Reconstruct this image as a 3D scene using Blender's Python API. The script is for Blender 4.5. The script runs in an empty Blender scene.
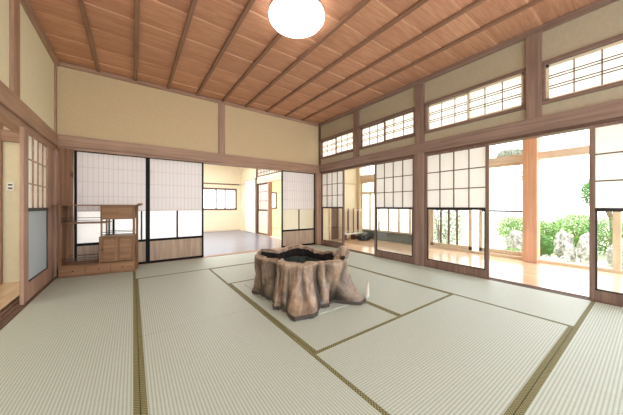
import bpy, math, random
from mathutils import noise, Vector
random.seed(7)
COL = bpy.context.scene.collection

# ------------------------------------------------------------------ materials
def lin(c):
    return tuple(((v/255)/12.92 if v/255 <= .04045 else (((v/255)+.055)/1.055)**2.4) for v in c) + (1,)

def new_mat(name):
    m = bpy.data.materials.new(name); m.use_nodes = True
    nt = m.node_tree
    return m, nt, nt.nodes['Principled BSDF'], nt.nodes['Material Output']

def nd(nt, typ, **kw):
    n = nt.nodes.new(typ)
    for k, v in kw.items():
        if k in n.inputs: n.inputs[k].default_value = v
        else: setattr(n, k, v)
    return n

def ramp(nt, stops):
    r = nt.nodes.new('ShaderNodeValToRGB')
    while len(r.color_ramp.elements) < len(stops): r.color_ramp.elements.new(.5)
    for e, (p, c) in zip(r.color_ramp.elements, stops):
        e.position = p; e.color = c
    return r

def wood(name, c1, c2, axis='Z', rough=.5, sc=1.0, spec=.35, bump=.15, knots=False):
    m, nt, b, o = new_mat(name)
    tc = nd(nt, 'ShaderNodeTexCoord'); mp = nd(nt, 'ShaderNodeMapping')
    s = {'X': (.9, 22, 22), 'Y': (22, .9, 22), 'Z': (22, 22, .9)}[axis]
    mp.inputs['Scale'].default_value = tuple(v*sc for v in s)
    nt.links.new(tc.outputs['Object'], mp.inputs['Vector'])
    n1 = nd(nt, 'ShaderNodeTexNoise', Scale=1.0, Detail=6.0, Roughness=.6, Distortion=.6)
    nt.links.new(mp.outputs[0], n1.inputs['Vector'])
    r = ramp(nt, [(.3, lin(c1)), (.7, lin(c2))])
    nt.links.new(n1.outputs['Fac'], r.inputs[0])
    n2 = nd(nt, 'ShaderNodeTexNoise', Scale=2.2, Detail=2.0)
    nt.links.new(tc.outputs['Object'], n2.inputs['Vector'])
    mx = nd(nt, 'ShaderNodeMix', data_type='RGBA', blend_type='MULTIPLY')
    mx.inputs[0].default_value = .45
    r2 = ramp(nt, [(.3, (.72, .72, .72, 1)), (.7, (1, 1, 1, 1))])
    nt.links.new(n2.outputs['Fac'], r2.inputs[0])
    nt.links.new(r.outputs[0], mx.inputs[6]); nt.links.new(r2.outputs[0], mx.inputs[7])
    outc = mx.outputs[2]
    if knots:
        v = nd(nt, 'ShaderNodeTexVoronoi', Scale=3.4)
        mp2 = nd(nt, 'ShaderNodeMapping'); mp2.inputs['Scale'].default_value = (1.3, 1.3, .8)
        nt.links.new(tc.outputs['Object'], mp2.inputs[0]); nt.links.new(mp2.outputs[0], v.inputs['Vector'])
        r3 = ramp(nt, [(.06, (.3, .2, .15, 1)), (.17, (1, 1, 1, 1))])
        nt.links.new(v.outputs['Distance'], r3.inputs[0])
        m3 = nd(nt, 'ShaderNodeMix', data_type='RGBA', blend_type='MULTIPLY'); m3.inputs[0].default_value = .9
        nt.links.new(outc, m3.inputs[6]); nt.links.new(r3.outputs[0], m3.inputs[7]); outc = m3.outputs[2]
    nt.links.new(outc, b.inputs['Base Color'])
    b.inputs['Roughness'].default_value = rough
    b.inputs['Specular IOR Level'].default_value = spec
    if bump:
        bp = nd(nt, 'ShaderNodeBump', Strength=bump, Distance=.002)
        nt.links.new(n1.outputs['Fac'], bp.inputs['Height']); nt.links.new(bp.outputs[0], b.inputs['Normal'])
    return m

def plain(name, c, rough=.6, spec=.3, var=.06, scale=8.0, metal=0.0):
    m, nt, b, o = new_mat(name)
    tc = nd(nt, 'ShaderNodeTexCoord'); n = nd(nt, 'ShaderNodeTexNoise', Scale=scale, Detail=4.0)
    nt.links.new(tc.outputs['Object'], n.inputs['Vector'])
    l = lin(c)
    r = ramp(nt, [(.3, tuple(x*(1-var) for x in l[:3])+(1,)), (.7, tuple(min(1, x*(1+var)) for x in l[:3])+(1,))])
    nt.links.new(n.outputs['Fac'], r.inputs[0]); nt.links.new(r.outputs[0], b.inputs['Base Color'])
    b.inputs['Roughness'].default_value = rough; b.inputs['Specular IOR Level'].default_value = spec
    b.inputs['Metallic'].default_value = metal
    return m

def paper(name, c, trans=.6):
    m, nt, b, o = new_mat(name)
    nt.nodes.remove(b)
    tc = nd(nt, 'ShaderNodeTexCoord'); n = nd(nt, 'ShaderNodeTexNoise', Scale=60.0, Detail=3.0)
    nt.links.new(tc.outputs['Object'], n.inputs['Vector'])
    l = lin(c)
    r = ramp(nt, [(.3, tuple(x*.97 for x in l[:3])+(1,)), (.7, l)])
    nt.links.new(n.outputs['Fac'], r.inputs[0])
    d = nd(nt, 'ShaderNodeBsdfDiffuse'); t = nd(nt, 'ShaderNodeBsdfTranslucent')
    mx = nd(nt, 'ShaderNodeMixShader', Fac=trans)
    nt.links.new(r.outputs[0], d.inputs[0]); nt.links.new(r.outputs[0], t.inputs[0])
    nt.links.new(d.outputs[0], mx.inputs[1]); nt.links.new(t.outputs[0], mx.inputs[2])
    nt.links.new(mx.outputs[0], o.inputs['Surface'])
    return m

def glass(name, tint=(.97, .98, .98), gloss=.06):
    m, nt, b, o = new_mat(name)
    nt.nodes.remove(b)
    t = nd(nt, 'ShaderNodeBsdfTransparent'); t.inputs[0].default_value = tint+(1,)
    g = nd(nt, 'ShaderNodeBsdfGlossy'); g.inputs['Roughness'].default_value = .02
    mx = nd(nt, 'ShaderNodeMixShader', Fac=gloss)
    nt.links.new(t.outputs[0], mx.inputs[1]); nt.links.new(g.outputs[0], mx.inputs[2])
    nt.links.new(mx.outputs[0], o.inputs['Surface'])
    return m

def tatami(name, axis):
    m, nt, b, o = new_mat(name)
    tc = nd(nt, 'ShaderNodeTexCoord')
    sp = nd(nt, 'ShaderNodeSeparateXYZ'); nt.links.new(tc.outputs['Object'], sp.inputs[0])
    # ribs run along the mat: stripe across it
    across = 'Y' if axis == 'X' else 'X'
    mu = nd(nt, 'ShaderNodeMath', operation='MULTIPLY'); mu.inputs[1].default_value = 2*math.pi/.0165
    nt.links.new(sp.outputs[across], mu.inputs[0])
    si = nd(nt, 'ShaderNodeMath', operation='SINE'); nt.links.new(mu.outputs[0], si.inputs[0])
    ab = nd(nt, 'ShaderNodeMath', operation='MULTIPLY_ADD'); ab.inputs[1].default_value = .5; ab.inputs[2].default_value = .5
    nt.links.new(si.outputs[0], ab.inputs[0])
    # fine rush across
    mp = nd(nt, 'ShaderNodeMapping'); mp.inputs['Scale'].default_value = (260, 20, 20) if axis == 'X' else (20, 260, 20)
    nt.links.new(tc.outputs['Object'], mp.inputs[0])
    n = nd(nt, 'ShaderNodeTexNoise', Scale=1.0, Detail=2.0); nt.links.new(mp.outputs[0], n.inputs['Vector'])
    r = ramp(nt, [(.0, lin((170, 175, 163))), (.45, lin((195, 205, 194))), (1.0, lin((203, 212, 203)))])
    nt.links.new(ab.outputs[0], r.inputs[0])
    r2 = ramp(nt, [(.3, (.88, .88, .86, 1)), (.7, (1, 1, 1, 1))]); nt.links.new(n.outputs['Fac'], r2.inputs[0])
    mx = nd(nt, 'ShaderNodeMix', data_type='RGBA', blend_type='MULTIPLY'); mx.inputs[0].default_value = 1
    nt.links.new(r.outputs[0], mx.inputs[6]); nt.links.new(r2.outputs[0], mx.inputs[7])
    nt.links.new(mx.outputs[2], b.inputs['Base Color'])
    bp = nd(nt, 'ShaderNodeBump', Strength=.25, Distance=.001)
    nt.links.new(ab.outputs[0], bp.inputs['Height']); nt.links.new(bp.outputs[0], b.inputs['Normal'])
    b.inputs['Roughness'].default_value = .5; b.inputs['Specular IOR Level'].default_value = .4
    return m

def heri_mat(name):
    m, nt, b, o = new_mat(name)
    tc = nd(nt, 'ShaderNodeTexCoord'); ck = nd(nt, 'ShaderNodeTexChecker', Scale=110.0)
    ck.inputs[1].default_value = lin((84, 80, 48)); ck.inputs[2].default_value = lin((150, 144, 100))
    nt.links.new(tc.outputs['Object'], ck.inputs[0]); nt.links.new(ck.outputs[0], b.inputs['Base Color'])
    b.inputs['Roughness'].default_value = .75
    return m

def ceiling_mat():
    m, nt, b, o = new_mat('ceiling cedar boards')
    tc = nd(nt, 'ShaderNodeTexCoord'); mp = nd(nt, 'ShaderNodeMapping'); mp.inputs['Scale'].default_value = (2.2, 26, 1)
    nt.links.new(tc.outputs['Object'], mp.inputs[0])
    n = nd(nt, 'ShaderNodeTexNoise', Scale=1.0, Detail=6.0, Roughness=.65, Distortion=1.2); nt.links.new(mp.outputs[0], n.inputs['Vector'])
    r = ramp(nt, [(.3, lin((186, 132, 102))), (.7, lin((220, 168, 136)))]); nt.links.new(n.outputs['Fac'], r.inputs[0])
    sn = nd(nt, 'ShaderNodeVectorMath', operation='SNAP'); sn.inputs[1].default_value = (.482, .455, 10)
    nt.links.new(tc.outputs['Object'], sn.inputs[0])
    wn = nd(nt, 'ShaderNodeTexWhiteNoise'); nt.links.new(sn.outputs[0], wn.inputs['Vector'])
    r2 = ramp(nt, [(0, (.88, .86, .86, 1)), (1, (1, 1, 1, 1))]); nt.links.new(wn.outputs['Value'], r2.inputs[0])
    mx = nd(nt, 'ShaderNodeMix', data_type='RGBA', blend_type='MULTIPLY'); mx.inputs[0].default_value = 1
    nt.links.new(r.outputs[0], mx.inputs[6]); nt.links.new(r2.outputs[0], mx.inputs[7])
    sx = nd(nt, 'ShaderNodeSeparateXYZ'); nt.links.new(tc.outputs['Object'], sx.inputs[0])
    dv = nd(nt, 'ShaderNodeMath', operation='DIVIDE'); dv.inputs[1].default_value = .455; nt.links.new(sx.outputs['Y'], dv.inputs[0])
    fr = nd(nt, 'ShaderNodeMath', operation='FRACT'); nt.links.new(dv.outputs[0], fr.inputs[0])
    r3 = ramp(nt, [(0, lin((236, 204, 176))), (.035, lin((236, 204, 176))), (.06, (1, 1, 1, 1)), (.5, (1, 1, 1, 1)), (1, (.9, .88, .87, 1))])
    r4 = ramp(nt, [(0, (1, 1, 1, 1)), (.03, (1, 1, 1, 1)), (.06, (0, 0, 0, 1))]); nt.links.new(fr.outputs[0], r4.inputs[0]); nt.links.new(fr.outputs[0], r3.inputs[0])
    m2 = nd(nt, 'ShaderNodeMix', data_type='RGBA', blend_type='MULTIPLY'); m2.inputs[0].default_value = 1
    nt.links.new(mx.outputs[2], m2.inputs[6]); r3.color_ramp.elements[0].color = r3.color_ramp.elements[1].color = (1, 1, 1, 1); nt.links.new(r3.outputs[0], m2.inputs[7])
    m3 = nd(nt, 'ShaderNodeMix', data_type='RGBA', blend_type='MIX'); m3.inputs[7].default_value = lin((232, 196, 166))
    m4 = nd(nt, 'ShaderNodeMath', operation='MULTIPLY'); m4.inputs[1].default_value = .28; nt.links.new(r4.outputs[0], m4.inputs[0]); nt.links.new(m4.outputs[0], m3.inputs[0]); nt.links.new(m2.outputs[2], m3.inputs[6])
    nt.links.new(m3.outputs[2], b.inputs['Base Color']); b.inputs['Roughness'].default_value = .55
    b.inputs['Specular IOR Level'].default_value = .3
    return m

M = {}
BE1, BE2 = (150, 116, 98), (190, 154, 132)
for ax in 'XYZ':
    M['beam'+ax] = wood('beam cedar '+ax, BE1, BE2, ax)
    M['dark'+ax] = wood('dark stained wood '+ax, (88, 64, 54), (124, 94, 78), ax)
    M['pale'+ax] = wood('pale pine '+ax, (214, 192, 166), (240, 222, 198), ax)
    M['shelf'+ax] = wood('shelf wood '+ax, (118, 84, 58), (158, 118, 86), ax, sc=1.3)
for ax in 'XYZ':
    M['rbeam'+ax] = wood('backlit beam cedar '+ax, (124, 98, 86), (162, 134, 120), ax)  # darker copy of the beam cedar, shade of the backlit wall in its colour
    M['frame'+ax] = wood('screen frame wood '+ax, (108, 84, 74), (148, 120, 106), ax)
M['vbeam'] = wood('blown out veranda beam', (228, 208, 192), (246, 232, 220), 'Y')  # pale pine lightened further, overexposure put into the colour
M['knotty'] = wood('knotty pillar wood', (118, 80, 56), (158, 116, 86), 'Z', knots=True)
M['post'] = wood('veranda post cedar', (206, 156, 128), (234, 188, 160), 'Z')
M['batten'] = wood('ceiling batten wood', (128, 92, 72), (164, 124, 100), 'Y')
M['plaster'] = plain('khaki plaster', (206, 184, 150), .9, .1, .04, 30)
M['plaster2'] = plain('pale cream plaster', (232, 224, 196), .9, .1, .03, 20)
M['plasterR'] = plain('backlit khaki plaster', (178, 164, 140), .9, .1, .04, 30)  # khaki plaster darkened to carry the shade of the backlit wall
M['cream'] = plain('warm cream plaster', (238, 226, 198), .9, .1, .03, 12)
M['lacquer'] = plain('black lacquer', (14, 12, 13), .45, .12, .1)
M['paper'] = paper('shoji paper', (252, 251, 251), .6)
M['paperB'] = paper('back wall screen paper', (242, 238, 238), .4)
M['paperR'] = paper('ranma paper', (250, 250, 243), .6)
M['frost'] = paper('frosted glass', (253, 253, 253), .8)
M['frostL'] = paper('blue grey frosted glass', (206, 214, 222), .35)
M['glass'] = glass('clear glass')
M['faint'] = plain('lattice show through', (214, 200, 196), .8, .1)  # tone of the rear lattice seen through paper, painted on front bars
M['tx'] = tatami('tatami rush along X', 'X'); M['ty'] = tatami('tatami rush along Y', 'Y')
M['heri'] = heri_mat('tatami border cloth')
M['seam'] = plain('tatami underlay', (120, 118, 92), .9)
M['ceil'] = ceiling_mat()
M['carpet'] = plain('grey blue vinyl floor', (124, 124, 138), .28, .5, .05, 4)
M['engawa'] = wood('veranda floor boards', (226, 190, 158), (244, 214, 184), 'Y', rough=.16, spec=.5, bump=0)
M['doorwood'] = wood('door panel wood', (160, 134, 114), (200, 174, 152), 'Z', sc=1.6)
M['hip'] = wood('cabinet door panel wood', (126, 90, 62), (170, 128, 94), 'X', sc=1.0)
M['white'] = plain('white plastic', (240, 238, 230), .4, .5, .01)
M['black'] = plain('black plastic', (20, 20, 20), .4)
M['greywall'] = plain('grey stone low wall', (112, 120, 118), .7, .3, .15, 14)
M['metal'] = plain('aluminium', (190, 190, 192), .4, .5, .03, 8, .6)
M['bracket'] = plain('dark iron', (40, 34, 32), .5, .4)

# ------------------------------------------------------------------ mesh builder
class MB:
    def __init__(s): s.v = []; s.f = []
    def box(s, x0, x1, y0, y1, z0, z1):
        b = len(s.v)
        x0, x1 = min(x0, x1), max(x0, x1); y0, y1 = min(y0, y1), max(y0, y1)
        s.v += [(x0,y0,z0),(x1,y0,z0),(x1,y1,z0),(x0,y1,z0),(x0,y0,z1),(x1,y0,z1),(x1,y1,z1),(x0,y1,z1)]
        s.f += [tuple(b+i for i in q) for q in ((0,3,2,1),(4,5,6,7),(0,1,5,4),(1,2,6,5),(2,3,7,6),(3,0,4,7))]
        return s
    def tube(s, pts, r, n=8, cap=True):
        rs = r if isinstance(r, (list, tuple)) else [r]*len(pts)
        b = len(s.v)
        for i, p in enumerate(pts):
            p = Vector(p); a = Vector(pts[max(0, i-1)]); c = Vector(pts[min(len(pts)-1, i+1)])
            d = (c-a).normalized(); u = d.cross(Vector((0, 0, 1)))
            if u.length < .1: u = d.cross(Vector((1, 0, 0)))
            u.normalize(); w = d.cross(u)
            for k in range(n):
                t = 2*math.pi*k/n; s.v.append(tuple(p+rs[i]*(u*math.cos(t)+w*math.sin(t))))
        for i in range(len(pts)-1):
            for k in range(n):
                k2 = (k+1) % n
                s.f.append((b+i*n+k, b+i*n+k2, b+(i+1)*n+k2, b+(i+1)*n+k))
        if cap:
            s.f.append(tuple(b+k for k in reversed(range(n)))); s.f.append(tuple(b+(len(pts)-1)*n+k for k in range(n)))
        return s
    def build(s, name, mat, parent=None, origin=None, smooth=False, bevel=0, **tags):
        me = bpy.data.meshes.new(name)
        if parent is not None: org = parent.get('_o') or (0, 0, 0); org = tuple(org)
        elif origin is not None: org = origin
        else:
            xs, ys, zs = zip(*s.v); org = ((min(xs)+max(xs))/2, (min(ys)+max(ys))/2, min(zs))
        me.from_pydata([(x-org[0], y-org[1], z-org[2]) for x, y, z in s.v], [], s.f); me.update()
        me.materials.append(mat)
        if smooth:
            for p in me.polygons: p.use_smooth = True
        o = bpy.data.objects.new(name, me); COL.objects.link(o)
        if parent is not None: o.parent = parent
        else: o.location = org
        o['_o'] = org
        if bevel:
            md = o.modifiers.new('bevel', 'BEVEL'); md.width = bevel; md.segments = 2; md.limit_method = 'ANGLE'
        for k, v in tags.items(): o[k] = v
        return o

def empty(name, loc, **tags):
    o = bpy.data.objects.new(name, None); COL.objects.link(o); o.location = loc; o['_o'] = tuple(loc)
    o.empty_display_size = .1
    for k, v in tags.items(): o[k] = v
    return o

_MB = MB
ntrim = [0]
def trim(mb, mat, bevel=.004):
    ntrim[0] += 1
    return mb.build('trim_%d' % ntrim[0], mat, kind='structure', bevel=bevel)
def B(*a): return MB().box(*a)

# ------------------------------------------------------------------ dimensions
XL, XR, YB, YF = -.93, 3.98, 5.17, -2.4
ZC = 3.15
HW = 1.85      # door head
S = dict(kind='structure')

# ------------------------------------------------------------------ tatami mats
MATNO = [0]
def mat_(x0, x1, y0, y1, label, lo=True, hi=True, group=None):
    along = 'X' if (x1-x0) > (y1-y0) else 'Y'
    g = .0015
    o = B(x0+g, x1-g, y0+g, y1-g, -.05, 0).build('tatami_mat', M['t'+along.lower()], origin=((x0+x1)/2, (y0+y1)/2, -.05),
        label=label, category='tatami mat', group='tatami mats covering the floor')
    w = .029
    for flag, side in ((lo, 0), (hi, 1)):
        if not flag: continue
        if along == 'X':
            c = (x0+g, x1-g, y0+g, y0+w) if side == 0 else (x0+g, x1-g, y1-w, y1-g)
        else:
            c = (x0+g, x0+w, y0+g, y1-g) if side == 0 else (x1-w, x1-g, y0+g, y1-g)
        B(*c, -.004, .0015).build('cloth_border', M['heri'], parent=o)
    return o
W1, W2, W3, W4, W5 = -.865, .03, 1.0, 1.975, 2.945
R0, R1, R2, R3, R4, R5 = 5.12, 4.15, 3.2, 2.31, 1.37, .40
WE = 3.925
mat_(W1, W2, 3.27, R0, 'tatami mat in the left corner under the slender wooden shelf stand', lo=False)
mat_(W1, W2, 1.42, 3.27, 'tatami mat along the left wall, in front of the mat holding the shelf stand', lo=False)
mat_(W1, W2, -.45, 1.42, 'tatami mat along the left wall, nearest the camera', lo=False)
mat_(W2, W4, R1, R0, 'tatami mat lying before the two closed paper doors of the back wall', hi=False)
mat_(W4, WE, R1, R0, 'tatami mat lying before the open doorway and the lone right paper door', hi=False)
mat_(W2, W3, R3, R1, 'long tatami mat left of the tree stump hearth, farther half of its column')
mat_(W2, W3, .45, R3, 'long tatami mat left of the tree stump hearth, nearer half of its column')
mat_(W3, W5, R2, R1, 'tatami mat directly behind the tree stump hearth')
mat_(W3, W4, R4, R2, 'tatami mat carrying the tree stump hearth')
mat_(W4, W5, R4, R2, 'tatami mat just right of the tree stump hearth')
mat_(W3, W5, R5, R4, 'wide tatami mat in the foreground, right in front of the stump hearth')
mat_(W5, WE, R3, R1, 'tatami mat along the right wall before the second lattice screen')
mat_(W5, WE, R5, R3, 'sunlit tatami mat along the right wall beside the open garden doorway', hi=False)
mat_(2.05, WE, -.57, R5, 'tatami mat in the right foreground corner below the rightmost screen')
mat_(.1, 2.05, -.57, R5, 'foreground tatami mat at the bottom edge, left of the corner mat')
for k, (a, b_, c, d) in enumerate([(W1, .1, -2.4, -.45), (.1, 2.05, -1.54, -.57), (2.05, WE, -1.54, -.57), (.1, 2.05, -2.4, -1.54), (2.05, WE, -2.4, -1.54)]):
    pass
fl = MB(); fl.box(-3.2, 6.4, -3.0, 10.6, -.30, -.06)
fl.build('floor', M['seam'], **S)
# rest of the room floor behind the camera
B(W1, WE, YF, -.572, -.058, -.002).build('floor_rear', M['tx'], **S)
B(W1, .098, -.57, -.452, -.058, -.002).build('floor_rear_left', M['tx'], **S)
B(W2+.002, W3-.002, R5+.002, .449, -.058, -.001).build('floor_rear_middle', M['ty'], **S)

# thin rush mat under the stump
B(1.15, 1.90, 1.815, 3.075, .0016, .0055).build('hearth_mat', M['ty'], origin=(1.5, 2.4, .0016), label='thin square rush mat spread under the tree stump hearth', category='mat')

# ------------------------------------------------------------------ sills, floors
mb = MB(); mb.box(WE, 4.06, YF, R0, -.05, .0)
mb.box(WE, 3.945, YF, R0, 0, .006); mb.box(3.985, 3.992, YF, R0, 0, .006); mb.box(4.04, 4.06, YF, R0, 0, .006)
trim(mb, M['darkY'], 0)
mb = MB(); mb.box(-1.03, W1, YF, R0, -.05, 0)
for x in (-1.03, -.985, -.94, -.885): mb.box(x, x+.017, YF, R0, 0, .008)
trim(mb, M['darkY'], 0)
mb = MB(); mb.box(-.87, 4.06, R0, 5.32, -.05, .001)
mb.box(-.87, 4.06, R0, 5.135, 0, .006); trim(mb, M['beamX'], 0)
B(4.06, 5.86, -2.6, 5.62, -.06, -.003).build('floor_veranda', M['engawa'], **S)
B(-.93, 3.62, 5.32, 10.15, -.06, -.003).build('floor_back_room', M['carpet'], **S)
B(3.62, 6.2, 5.75, 10.15, -.06, -.004).build('floor_side_room', M['engawa'], **S)
B(-2.3, -1.03, -2.4, 4.95, -.06, -.003).build('floor_left_passage', M['engawa'], **S)

# ------------------------------------------------------------------ ceiling
mb = MB()
k = 0; y = YF
while y < YB+.05:   # lapped boards
    b = len(mb.v); y2 = min(y+.47, YB+.1)
    mb.v += [(XL-.1, y, ZC-.010), (XR+.15, y, ZC-.010), (XR+.15, y2, ZC), (XL-.1, y2, ZC), (XL-.1, y, ZC+.03), (XR+.15, y, ZC+.03), (XR+.15, y2, ZC+.03), (XL-.1, y2, ZC+.03)]
    mb.f += [tuple(b+i for i in q) for q in ((0,3,2,1),(4,5,6,7),(0,1,5,4),(1,2,6,5),(2,3,7,6),(3,0,4,7))]
    y += .455
mb.build('ceiling', M['ceil'], origin=(-.445, YF, ZC), **S)
for i in range(9):
    x = -.445+.4815*i
    if i == 0: x = -.44
    trim(B(x-.023, x+.023, YF, YB-.02, ZC-.04, ZC-.005), M['batten'], .003)
# perimeter moulding
trim(B(XL, XR+.05, YB-.035, YB+.02, ZC-.075, ZC-.01), M['beamX'])
trim(B(XL-.03, XL+.05, YF, YB, ZC-.085, ZC-.01), M['beamY'])
trim(B(XR-.06, XR+.03, YF, YB, ZC-.075, ZC-.01), M['rbeamY'])
# ceiling of adjoining rooms
mb = MB(); mb.v = [(4.09, -2.6, 2.19), (6.05, -2.6, 2.40), (6.05, 5.61, 2.40), (4.09, 5.61, 2.19), (4.09, -2.6, 2.215), (6.05, -2.6, 2.43), (6.05, 5.61, 2.43), (4.09, 5.61, 2.215)]
mb.f = [(0,3,2,1),(4,5,6,7),(0,1,5,4),(1,2,6,5),(2,3,7,6),(3,0,4,7)]
mb.build('ceiling_veranda', M['paleY'], **S)  # unseen; slope shaped to let sky light reach the ranma
B(-1.0, 6.3, 5.33, 10.4, 2.9, 2.95).build('ceiling_back_room', M['paleY'], **S)
B(-2.4, -1.0, -2.5, 5.2, 2.6, 2.65).build('ceiling_left_passage', M['paleY'], **S)

# ------------------------------------------------------------------ walls: upper plaster
B(XL-.1, XR+.1, YB, YB+.12, 1.9, ZC+.03).build('wall_back', M['plaster'], **S)
B(XL-.12, XL, YF, YB, 1.9, ZC+.03).build('wall_left', M['plaster2'], **S)
# right wall with ranma holes
Z0R, Z1R = 2.23, 2.70
ran = [(3.905, 5.14), (2.43, 3.76), (.945, 2.265), (-.55, .80)]
mb = MB()
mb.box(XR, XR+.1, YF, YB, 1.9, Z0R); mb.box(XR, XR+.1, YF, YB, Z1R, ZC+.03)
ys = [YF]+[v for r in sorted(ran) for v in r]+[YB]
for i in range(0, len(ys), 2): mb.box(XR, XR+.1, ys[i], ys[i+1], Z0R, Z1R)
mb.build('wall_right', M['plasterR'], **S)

# ------------------------------------------------------------------ nageshi / kamoi
trim(B(XL, XR-.03, YB-.05, YB+.02, 1.885, 2.055), M['beamX'])
trim(B(XL, XR, YB-.015, YB+.14, 1.845, 1.888), M['beamX'])
trim(B(XL-.02, XL+.04, YF, YB-.05, 1.865, 2.045), M['beamY'])
trim(B(XL-.12, XL+.015, YF, YB-.01, 1.80, 1.868), M['beamY'])
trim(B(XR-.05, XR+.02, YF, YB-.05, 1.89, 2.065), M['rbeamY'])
trim(B(XR-.03, XR+.12, YF, YB, 1.85, 1.892), M['darkY'])
# posts
trim(B(1.40, 1.53, YB-.022, YB+.05, 2.055, ZC-.07), M['beamZ'])
trim(B(XL-.02, XL+.03, 3.50, 3.66, 2.04, ZC-.08), M['beamZ'])
trim(B(XL-.02, XL+.02, 5.11, YB-.001, 2.05, ZC-.08), M['beamZ'])
trim(B(XL-.05, -.735, 5.14, 5.30, 0, 1.86), M['knotty'])
trim(B(XL-.1, XL+.03, 4.662, 4.93, 0, 1.80), M['beamZ'])
trim(B(XL-.1, XL+.06, 4.93, 5.14, 0, 1.80), M['beamZ'])
for y0, y1 in ((3.76, 3.905), (2.275, 2.43), (.80, .945)):
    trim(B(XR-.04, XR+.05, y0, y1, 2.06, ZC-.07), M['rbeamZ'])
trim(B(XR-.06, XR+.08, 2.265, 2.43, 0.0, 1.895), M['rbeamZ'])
trim(B(XR-.035, XR+.03, 5.12, 5.17, 2.06, ZC-.07), M['darkZ'])
trim(B(3.86, XR+.08, 5.12, 5.30, 0, 1.89), M['beamZ'])

# ------------------------------------------------------------------ ranma windows in the right wall
def ranma(n, y0, y1, mat, side):
    r = empty('window_%d' % n, (XR+.02, (y0+y1)/2, Z0R), kind='structure')
    f = MB(); t = .028
    f.box(XR-.02, XR+.1, y0, y0+t, Z0R, Z1R); f.box(XR-.02, XR+.1, y1-t, y1, Z0R, Z1R)
    f.box(XR-.03, XR+.1, y0, y1, Z0R-.02, Z0R+t-.01); f.box(XR-.03, XR+.1, y0, y1, Z1R-t+.01, Z1R+.02)
    f.build('window_frame', M['frameY'], parent=r, bevel=.003)
    ym = (y0+y1)/2
    for (a, b_, xo) in ((y0+t, ym+.02, .0), (ym-.02, y1-t, .03)):
        s = MB(); w = .026; x = XR+xo; za, zb = Z0R+t-.005, Z1R-t+.005
        s.box(x, x+.022, a, a+w, za, zb); s.box(x, x+.022, b_-w, b_, za, zb); s.box(x, x+.022, a, b_, za, za+w); s.box(x, x+.022, a, b_, zb-w, zb)
        so = s.build('sash', mat, parent=r)
        g = MB(); c = (b_-a-2*w)/3
        for k in (1, 2): g.box(x+.004, x+.014, a+w+c*k-.0055, a+w+c*k+.0055, za, zb)
        for fr in (.30, .38, .63, .71):
            z = za+w+(zb-za-2*w)*fr; g.box(x+.002, x+.012, a+w, b_-w, z-.0058, z+.0058)
        g.build('lattice', M['darkY'], parent=so)
        B(x+.016, x+.018, a+w, b_-w, za+w, zb-w).build('paper_pane', M['paperR'], parent=so)
for i, (a, b_) in enumerate(ran):
    ranma(i+1, a, b_, M['paleY'] if i in (2, 3) else M['frameY'], i)

# ------------------------------------------------------------------ shoji with snow-viewing glass (right and left walls)
def shoji(n, x, y0, y1, label, flip=False, zt=1.86, zm=.955, cols=4, rows=3, lower='glass', zb=.115, inward=1, frame='frameZ', trk=.002, lat='darkY', ml='paper'):
    r = empty('door_%d' % n, (x, (y0+y1)/2, 0), kind='structure', label=label, category='sliding screen')
    w = .042; t = .03; wl = .14 if flip else w
    FX = (lambda a: 2*x+t-a) if flip else (lambda a: a)
    class MB(_MB):
        def box(s, x0, x1, *a): return _MB.box(s, FX(x0), FX(x1), *a)
    def B(*a): return MB().box(*a)
    f = MB()
    f.box(x, x+t, y0, y0+wl, trk, zt); f.box(x, x+t, y1-w, y1, trk, zt)
    f.box(x, x+t, y0+wl, y1-w, trk, zb); f.box(x, x+t, y0+wl, y1-w, zt-.035, zt)
    f.build('frame', M[frame], parent=r, bevel=.003)
    B(x-.003, x+t, y0+wl, y1-w, zm-.012, zm+.024).build('middle_rail', M['bracket'], parent=r)
    g = MB(); c = (y1-y0-w-wl)/cols; za, zb2 = zm+.024, zt-.035
    for k in range(1, cols): g.box(x+.004, x+.016, y0+wl+c*k-.0065, y0+wl+c*k+.0065, za, zb2)
    for k in range(1, rows): z = za+(zb2-za)*k/rows; g.box(x+.006, x+.018, y0+wl, y1-w, z-.0065, z+.0065)
    g.build('lattice', M[lat], parent=r)
    B(x+.019, x+.021, y0+wl, y1-w, za, zb2).build('paper', M[ml], parent=r)
    s = MB(); q = .014
    s.box(x+.003, x+t-.003, y0+wl, y0+wl+q, zb, zm-.012); s.box(x+.003, x+t-.003, y1-w-q, y1-w, zb, zm-.012)
    s.box(x+.003, x+t-.003, y0+wl, y1-w, zb, zb+q)
    s.build('glass_bead', M['bracket'], parent=r)
    B(x+.013, x+.017, y0+wl+q, y1-w-q, zb+q, zm-.012).build('glass_pane' , M['glass'] if lower == 'glass' else M['frostL'], parent=r)
    return r
shoji(1, 3.99, 4.26, 5.12, 'narrow lattice screen with clear lower glass at the far right corner of the room')
shoji(2, 3.95, 2.44, 3.325, 'lattice screen with clear lower glass just left of the floor to lintel pillar')
shoji(3, 3.95, 1.34, 2.262, 'lattice screen with clear lower glass just right of the floor to lintel pillar')
shoji(4, 3.95, -.50, .42, 'lattice screen with clear lower glass at the right edge of the photo', cols=3)
shoji(5, -.925, 3.735, 4.66, 'lattice screen with blue grey lower pane on the left wall', zt=1.80, zb=.19, cols=4, lower='frost', frame='beamZ', lat='beamY', flip=True)

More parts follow.
